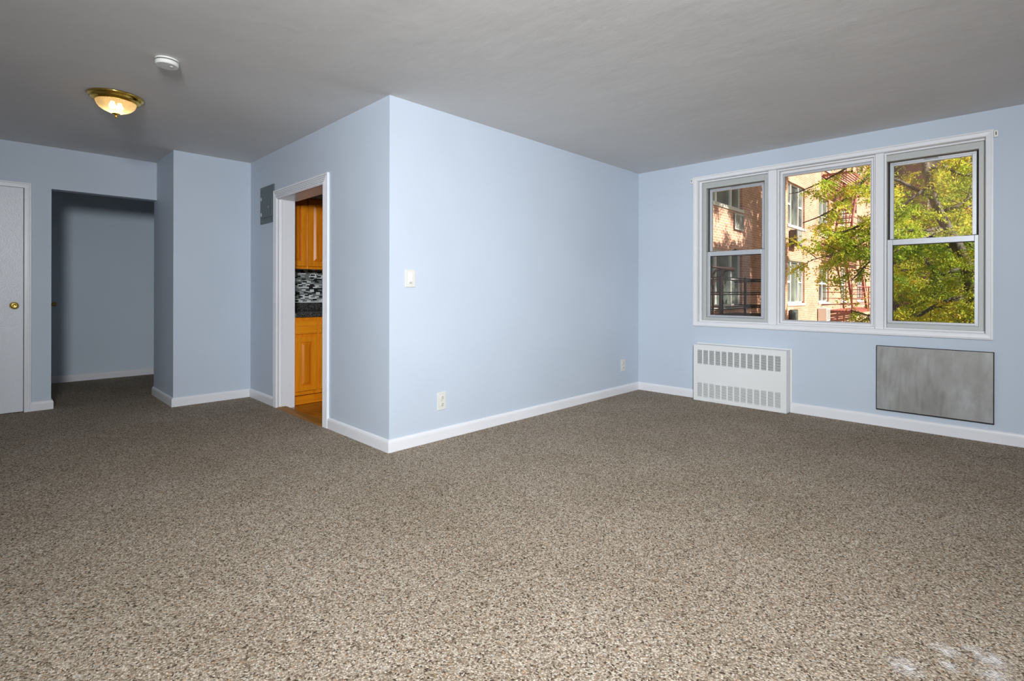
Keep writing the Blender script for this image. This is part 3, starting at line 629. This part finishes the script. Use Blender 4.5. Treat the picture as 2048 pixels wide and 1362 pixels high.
# ================================================================== outside
GZ = -3.2
struct(box('ground', 'ground_earth', None, XW + 0.3, 60, -40, 20, GZ - 0.2, GZ), 'courtyard ground below the window')
YF = 5.80
bld = thing('apartment_building', 'sunlit orange brick apartment wing with white framed windows', 'building', (24, YF, GZ))
COLS = [(13.3, 15.68, 3), (19.95, 22.0, 3), (24.0, 25.6, 2), (27.8, 28.9, 2), (31.2, 32.6, 2), (35.0, 36.6, 2)]
wins = [(a, b, 0.74 + 2.84 * k, 0.74 + 2.84 * k + 1.56, n_) for k in (0, 1, 2, 3) for (a, b, n_) in COLS]
def wall_with_holes(x0, x1, z0, z1, holes):
    xs = sorted({x0, x1, *[h[0] for h in holes], *[h[1] for h in holes]}); zs = sorted({z0, z1, *[h[2] for h in holes], *[h[3] for h in holes]})
    mb = MB()
    for i in range(len(xs) - 1):
        for j in range(len(zs) - 1):
            cx, cz = (xs[i] + xs[i + 1]) / 2, (zs[j] + zs[j + 1]) / 2
            if any(h[0] < cx < h[1] and h[2] < cz < h[3] for h in holes): continue
            mb.box(xs[i], xs[i + 1], YF, YF + 0.3, zs[j], zs[j + 1])
    return mb
wall_with_holes(5.53, 42.0, GZ, 14.0, wins).build('wall', 'brick_sunny', bld)
box('roof', 'roof_slab', bld, 5.53, 42.0, YF, YF + 8, 14.0, 14.4)
for (a, b, z0, z1, n_) in wins:
    if z1 < 0: continue
    w_ = b - a; fw_ = 0.055
    f = MB().box(a, a + fw_, YF + 0.08, YF + 0.15, z0, z1).box(b - fw_, b, YF + 0.08, YF + 0.15, z0, z1).box(a, b, YF + 0.08, YF + 0.15, z1 - fw_, z1).box(a, b, YF + 0.08, YF + 0.15, z0, z0 + fw_)
    cuts = [a + w_ * 0.28, a + w_ * 0.72] if n_ == 3 else [a + w_ * 0.5]
    for c_ in cuts: f.box(c_ - 0.035, c_ + 0.035, YF + 0.07, YF + 0.15, z0 + fw_, z1 - fw_)
    edges = [a] + cuts + [b]; zm = (z0 + z1) / 2; cells = []
    for i in range(len(edges) - 1):
        e0, e1 = edges[i] + 0.04, edges[i + 1] - 0.04
        if n_ == 3 and i == 1: cells.append((e0, e1, z0 + fw_, z1 - fw_, 0.13))
        else:
            f.box(e0, e1, YF + 0.075, YF + 0.14, zm - 0.03, zm + 0.03)
            cells.append((e0, e1, z0 + fw_, zm - 0.03, 0.11)); cells.append((e0, e1, zm + 0.03, z1 - fw_, 0.125))
    wo_ = f.build('window', 'pvc', bld)
    for (e0, e1, q0, q1, dp) in cells: box('pane', 'window_glass', wo_, e0 - 0.01, e1 + 0.01, YF + dp, YF + dp + 0.006, q0 - 0.01, q1 + 0.01)
    box('window_sill', 'stone', wo_, a - 0.08, b + 0.08, YF - 0.03, YF + 0.16, z0 - 0.09, z0 - 0.001)
def ac_unit(x0, x1, z0, z1, out, body, barm, lab):
    u = thing('air_conditioner', lab, 'air conditioner', ((x0 + x1) / 2, YF, z0), 'air conditioners on the brick wall')
    box('case', body, u, x0, x1, YF - out, YF - 0.031, z0, z1, 0.01)
    box('grille_back', 'grille_dark', u, x0 + 0.04, x1 - 0.04, YF - out - 0.004, YF - out - 0.0005, z0 + 0.04, z1 - 0.04)
    nb = 7
    for k in range(nb):
        xx = x0 + 0.06 + k * (x1 - x0 - 0.12) / (nb - 1)
        box('bar', barm, u, xx - 0.008, xx + 0.008, YF - out - 0.014, YF - out - 0.0045, z0 + 0.04, z1 - 0.04)
ac_unit(15.0, 15.66, 2.95, 3.42, 0.06, 'alu_frame', 'ac_beige', 'flush grey louvered air conditioner under the shaded upper window')
ac_unit(20.05, 20.70, 2.82, 3.38, 0.27, 'ac_shaded', 'ac_white', 'boxy beige air conditioner jutting below the sunny upper window')  # case colour darkened to stand in for the shade on its left side
ac_unit(23.75, 24.28, -0.02, 0.50, 0.35, 'ac_white', 'ac_white', 'white air conditioner box beside the red fire escape')
ac_unit(20.05, 20.75, -0.04, 0.52, 0.12, 'panel_dark', 'panel_grey', 'dark green air conditioner below the sunny lower window')

def fire_escape(x0, x1, y0, levels, mt, lab, stairs, rails):
    YF = 5.80 - 0.035
    fe = thing('fire_escape', lab, 'fire escape', ((x0 + x1) / 2, YF, levels[0]), 'fire escapes on the brick wing')
    for z in levels:
        p = MB().box(x0, x1, y0, y0 + 0.05, z - 0.10, z).box(x0, x0 + 0.05, y0, YF, z - 0.10, z).box(x1 - 0.05, x1, y0, YF, z - 0.10, z)
        n_ = 9
        for k in range(n_):
            yy = y0 + 0.1 + k * (YF - y0 - 0.15) / (n_ - 1); p.box(x0, x1, yy - 0.02, yy + 0.02, z - 0.03, z)
        p.build('platform', mt, fe)
        r = MB()
        for h_ in rails: r.box(x0, x1, y0, y0 + 0.025, z + h_ - 0.014, z + h_ + 0.014).box(x0, x0 + 0.025, y0, YF, z + h_ - 0.014, z + h_ + 0.014).box(x1 - 0.025, x1, y0, YF, z + h_ - 0.014, z + h_ + 0.014)
        r.build('rail', mt, fe)
        if z < 1 and mt == 'iron_red':
            for k in range(6): box('slat', mt, fe, x0 - 0.02, x0 + 0.02, y0 + 0.25, YF - 0.1, z - 0.28 - k * 0.11, z - 0.25 - k * 0.11)
            for yy in (y0 + 0.3, (y0 + YF) / 2, YF - 0.15): box('hanger', mt, fe, x0 + 0.021, x0 + 0.05, yy - 0.025, yy + 0.025, z - 0.9, z - 0.1)
        for xx in (x0, (x0 + x1) / 2, x1):
            box('post', mt, fe, xx - 0.03, xx + 0.03, y0 - 0.008, y0 + 0.035, z, z + max(rails) + 0.03)
    for (sx0, sx1, za, zb) in stairs:
        st = MB()
        for yy in (y0 + 0.25, y0 + 0.80):
            st.tube([(sx0, yy, za), (sx1, yy, zb)], 0.045, 6); st.tube([(sx0, yy, za + 0.8), (sx1, yy, zb + 0.8)], 0.016, 6)
        so = st.build('stair', mt, fe)
        for k in range(1, 13):
            t_ = k / 13; cx, cz = sx0 + (sx1 - sx0) * t_, za + (zb - za) * t_
            box('step', mt, so, cx - 0.11, cx + 0.11, y0 + 0.25, y0 + 0.80, cz - 0.015, cz + 0.015)
    return fe
fire_escape(24.4, 31.0, 4.70, (0.40, 3.24, 6.08), 'iron_red', 'rust red fire escape with steep stairs behind the tree', [(25.0, 26.9, 3.24, 6.08), (28.6, 26.8, 0.40, 3.24)], (0.25, 0.5, 0.75, 1.0))
ld = fire_escape(11.95, 15.0, 4.9, (0.55,), 'iron_black', 'black fire escape balcony seen through the lower left sash', [], (0.18, 0.23, 0.53, 0.58, 0.88, 0.93))
for xx in (12.2, 12.75):
    MB().tube([(xx, 5.2, -1.2), (xx, 5.2, 1.55), (xx + 0.03, 5.15, 1.66), (xx + 0.12, 5.0, 1.70)], 0.028, 8).build('ladder_rail', 'iron_brown', ld)
for k in range(9): MB().tube([(12.2, 5.2, -1.0 + k * 0.3), (12.75, 5.2, -1.0 + k * 0.3)], 0.012, 6).build('ladder_rung', 'iron_brown', ld)
MB().tube([(11.7, 5.0, 1.72), (12.3, 5.0, 1.71), (12.9, 5.0, 1.70)], [0.025, 0.03, 0.06], 8).build('ladder_top', 'iron_brown', ld)

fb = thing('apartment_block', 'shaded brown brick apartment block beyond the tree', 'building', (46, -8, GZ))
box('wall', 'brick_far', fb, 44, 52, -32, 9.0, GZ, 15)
for k in (0, 1, 2, 3):
    for yy in (-22, -17, -12, -7, -2, 1.6, 3.6):
        z0 = 0.9 + 2.84 * k
        f = frame_mb(43.93, 44.0, yy - 0.6, yy + 0.6, z0, z0 + 1.5, 0.07, 0.07, 0.07, 0.07).box(43.94, 44, yy - 0.53, yy + 0.53, z0 + 0.72, z0 + 0.78).build('window', 'pvc', fb)
        for q in (z0 + 0.07, z0 + 0.78): box('pane', 'window_glass', f, 43.97, 43.99, yy - 0.53, yy + 0.53, q, q + 0.65)
MB().tube([(42.12, YF + 0.12, GZ), (42.12, YF + 0.12, 13.5)], 0.11, 10).build('drain_pipe', 'downpipe', bld)

# ------------------------------------------------------------------ trees
def at(px, py, X):
    d = _F + _R2 * ((px - 1024) / F_PX) + _U2 * (-(py - HOR) / F_PX)
    k = X / d.x
    return Vector((0, 0, CAMZ)) + d * k

def leaves_mesh(name, pos, dirs, size, shade, pairs=5):
    """pinnate leaves: every leaf is a stalk of small leaflets, real blades in space"""
    n_ = len(pos); pos = np.asarray(pos); dirs = np.asarray(dirs); size = np.asarray(size)[:, None]
    dirs /= np.linalg.norm(dirs, axis=1, keepdims=True)
    rnd = rng.normal(size=(n_, 3)); side = np.cross(dirs, rnd + np.array([0, 0, 1.2])); side /= np.linalg.norm(side, axis=1, keepdims=True)
    V = []; S = []
    for k in range(pairs):
        t = (k + 0.6) / pairs
        base = pos + dirs * (size * t); base[:, 2] -= (size[:, 0] * t * t * 0.35)
        for sg in (-1, 1):
            dv = side * sg + dirs * 0.45 + rng.normal(scale=0.25, size=(n_, 3)); dv /= np.linalg.norm(dv, axis=1, keepdims=True)
            ln = size * 0.30 * (1 - 0.35 * abs(t - 0.45)); wv = np.cross(dv, rng.normal(size=(n_, 3))); wv /= np.linalg.norm(wv, axis=1, keepdims=True)
            V.append(np.stack([base, base + dv * ln * 0.5 + wv * ln * 0.24, base + dv * ln, base + dv * ln * 0.5 - wv * ln * 0.24], 1)); S.append(shade)
    V = np.concatenate(V).reshape(-1, 3); S = np.concatenate(S); nq = len(S)
    me = bpy.data.meshes.new(name); me.vertices.add(nq * 4); me.vertices.foreach_set('co', V.astype(np.float32).ravel())
    me.loops.add(nq * 4); me.loops.foreach_set('vertex_index', np.arange(nq * 4, dtype=np.int32)); me.polygons.add(nq)
    me.polygons.foreach_set('loop_start', np.arange(0, nq * 4, 4, dtype=np.int32))
    me.update(calc_edges=True)
    a = me.attributes.new('rnd', 'FLOAT', 'FACE'); a.data.foreach_set('value', np.clip(S + rng.normal(scale=0.06, size=nq), 0, 1).astype(np.float32))
    me.materials.append(M['leaf']); return me

def grow(branches, twigs_per_m, fronds, tl, fsize, shade_fn):
    tw = MB(); P = []; Dd = []; Sz = []; Sh = []
    for pts, r0, r1, dens in branches:
        seg = [(pts[i + 1] - pts[i]).length for i in range(len(pts) - 1)]; L = sum(seg)
        for _ in range(int(L * twigs_per_m * dens)):
            s_ = (0.16 + 0.84 * random.random() ** 0.85) * L; i = 0
            while i < len(seg) - 1 and s_ > seg[i]: s_ -= seg[i]; i += 1
            p = pts[i].lerp(pts[i + 1], min(1, s_ / seg[i]))
            d = Vector((random.gauss(0, 1), random.gauss(0, 0.8), random.gauss(-0.05, 0.55))).normalized()
            ln = random.uniform(*tl); e = p + d * ln + Vector((0, 0, -0.18 * ln)); mid = p.lerp(e, 0.5) + Vector((0, 0, 0.06 * ln))
            tw.tube([p, mid, e], [0.007, 0.005, 0.002], 4, True, False)
            base_s = shade_fn(p)
            for k in range(fronds):
                t_ = 0.15 + 0.85 * random.random(); q = (p.lerp(mid, t_ * 2) if t_ < 0.5 else mid.lerp(e, t_ * 2 - 1))
                fd = d * 0.5 + Vector((random.gauss(0, 0.8), random.gauss(0, 0.8), random.gauss(-0.15, 0.35)))
                P.append(q); Dd.append(fd); Sz.append(random.uniform(*fsize)); Sh.append(min(1, max(0, base_s + random.gauss(0, 0.13))))
    return tw, P, Dd, Sz, np.array(Sh)

def plant(name, label, base, trunk, tr, branches, tpm, fronds, tl, fsize, shade_fn):
    t_ = thing(name, label, 'tree', base, 'courtyard trees')
    MB().tube(trunk, tr, 12).build('trunk', 'bark', t_)
    for pts, r0, r1, dens in branches:
        n_ = len(pts); MB().tube(pts, [r0 + (r1 - r0) * i / (n_ - 1) for i in range(n_)], 7).build('branch', 'bark', t_)
    tw, P, Dd, Sz, Sh = grow(branches, tpm, fronds, tl, fsize, shade_fn)
    tag(tw.build('twigs', 'bark', t_), kind='stuff')
    me = leaves_mesh('foliage', [tuple(p) for p in P], [tuple(d) for d in Dd], Sz, Sh)
    fo = bpy.data.objects.new('foliage', me); C.objects.link(fo); fo.parent = t_; fo.matrix_parent_inverse = world_inv(t_); tag(fo, kind='stuff')
    return t_
def poly(*q): return [at(*p) for p in q]
tr1 = [Vector((10.35, -0.55, GZ)), Vector((10.25, 0.05, -0.9))] + poly((1952, 640, 10.1), (1946, 590, 10.1), (1934, 530, 10.05), (1912, 488, 10.0), (1893, 455, 10.0), (1878, 425, 9.97), (1868, 400, 9.95), (1860, 370, 9.9), (1850, 340, 9.9), (1846, 312, 9.9), (1838, 250, 9.9), (1845, 180, 10.0))
rr1 = [0.16, 0.13, 0.095, 0.090, 0.082, 0.074, 0.068, 0.062, 0.056, 0.052, 0.048, 0.044, 0.035, 0.02]
B = [
 (poly((1868, 400, 9.95), (1800, 362, 9.8), (1740, 346, 9.6), (1700, 388, 9.5), (1668, 418, 9.45), (1635, 435, 9.4), (1605, 446, 9.4)), 0.028, 0.008, 0.55),
 (poly((1893, 455, 10.0), (1850, 462, 9.8), (1800, 460, 9.6), (1740, 475, 9.4), (1700, 500, 9.3), (1655, 512, 9.3), (1622, 520, 9.3)), 0.030, 0.007, 1.25),
 (poly((1934, 530, 10.05), (1890, 548, 9.9), (1868, 545, 9.8), (1855, 525, 9.7), (1840, 505, 9.6)), 0.036, 0.010, 1.2),
 (poly((1946, 590, 10.1), (1900, 600, 9.9), (1870, 612, 9.7), (1840, 630, 9.6), (1795, 641, 9.5), (1740, 632, 9.4), (1700, 620, 9.3)), 0.040, 0.008, 1.0),
 (poly((1850, 340, 9.9), (1880, 332, 10.1), (1930, 352, 10.2), (1965, 340, 10.3)), 0.025, 0.008, 1.3),
 (poly((1878, 425, 9.97), (1915, 412, 10.1), (1937, 395, 10.2), (1942, 370, 10.2)), 0.022, 0.008, 1.3),
 (poly((1860, 370, 9.9), (1818, 402, 9.7), (1780, 430, 9.5), (1740, 446, 9.4), (1690, 462, 9.3), (1650, 470, 9.3)), 0.022, 0.006, 0.95),
 (poly((1846, 312, 9.9), (1790, 300, 9.7), (1740, 300, 9.5), (1690, 338, 9.4), (1640, 366, 9.4), (1598, 384, 9.4), (1578, 388, 9.4)), 0.024, 0.006, 0.62),
 (poly((1893, 455, 10.0), (1800, 498, 9.6), (1740, 522, 9.4), (1712, 552, 9.3), (1702, 562, 9.3)), 0.020, 0.007, 1.0),
 (poly((1912, 488, 10.0), (1880, 500, 10.6), (1840, 480, 11.2), (1800, 440, 11.8), (1770, 400, 12.3)), 0.035, 0.010, 1.6),
 (poly((1934, 530, 10.05), (1960, 520, 10.8), (1930, 470, 11.6), (1900, 400, 12.4), (1890, 340, 12.8)), 0.035, 0.010, 1.6),
 (poly((1946, 590, 10.1), (1920, 580, 11.0), (1870, 570, 11.8), (1820, 560, 12.4), (1780, 560, 12.8)), 0.035, 0.010, 1.6),
 (poly((1952, 640, 10.1), (1990, 600, 9.6), (2010, 520, 9.4), (1990, 430, 9.4)), 0.03, 0.010, 1.2),
 (poly((1952, 640, 10.1), (1900, 650, 10.6), (1840, 600, 11.3), (1800, 610, 11.8)), 0.03, 0.010, 1.4),
 (poly((1838, 250, 9.9), (1780, 230, 10.3), (1720, 240, 10.6)), 0.02, 0.008, 1.0),
 (poly((1838, 250, 9.9), (1900, 230, 10.3), (1960, 280, 10.6), (1970, 310, 10.6)), 0.02, 0.008, 1.2),
]
def shade1(p):
    return 0.46 + 0.18 * math.sin(p.y * 3.1 + p.z * 2.3 + p.x) + (0.04 if p.z < 1.1 else 0) + (0.08 if p.z > 2.3 else 0)
plant('locust_tree', 'leaning yellow green locust tree filling the right window sash', (10.35, -0.55, GZ), tr1, rr1, B, 10, 20, (0.25, 0.75), (0.13, 0.22), shade1)
t2 = [Vector((16.45, -2.2, GZ)), Vector((16.5, -2.15, 2.0)), Vector((16.42, -2.1, 6.0)), Vector((16.5, -2.0, 9.0)), Vector((16.4, -2.0, 12.0))]
B2 = []
for k in range(28):
    z = 4.7 + 0.26 * k; a = k * 2.4; ln = 4.0 - 0.05 * k
    p0 = Vector((16.45, -2.1, z)); e = p0 + Vector((math.cos(a) * ln, math.sin(a) * ln * 0.55, 0.5))
    B2.append(([p0, p0.lerp(e, 0.5) + Vector((0, 0, 0.4)), e], 0.055, 0.015, 1.0))
plant('locust_tree', 'taller locust tree further right casting dappled shade on brick', (16.45, -2.2, GZ), t2, [0.30, 0.27, 0.25, 0.2, 0.08], B2, 6.0, 34, (0.3, 0.7), (0.26, 0.40), lambda p: 0.45)
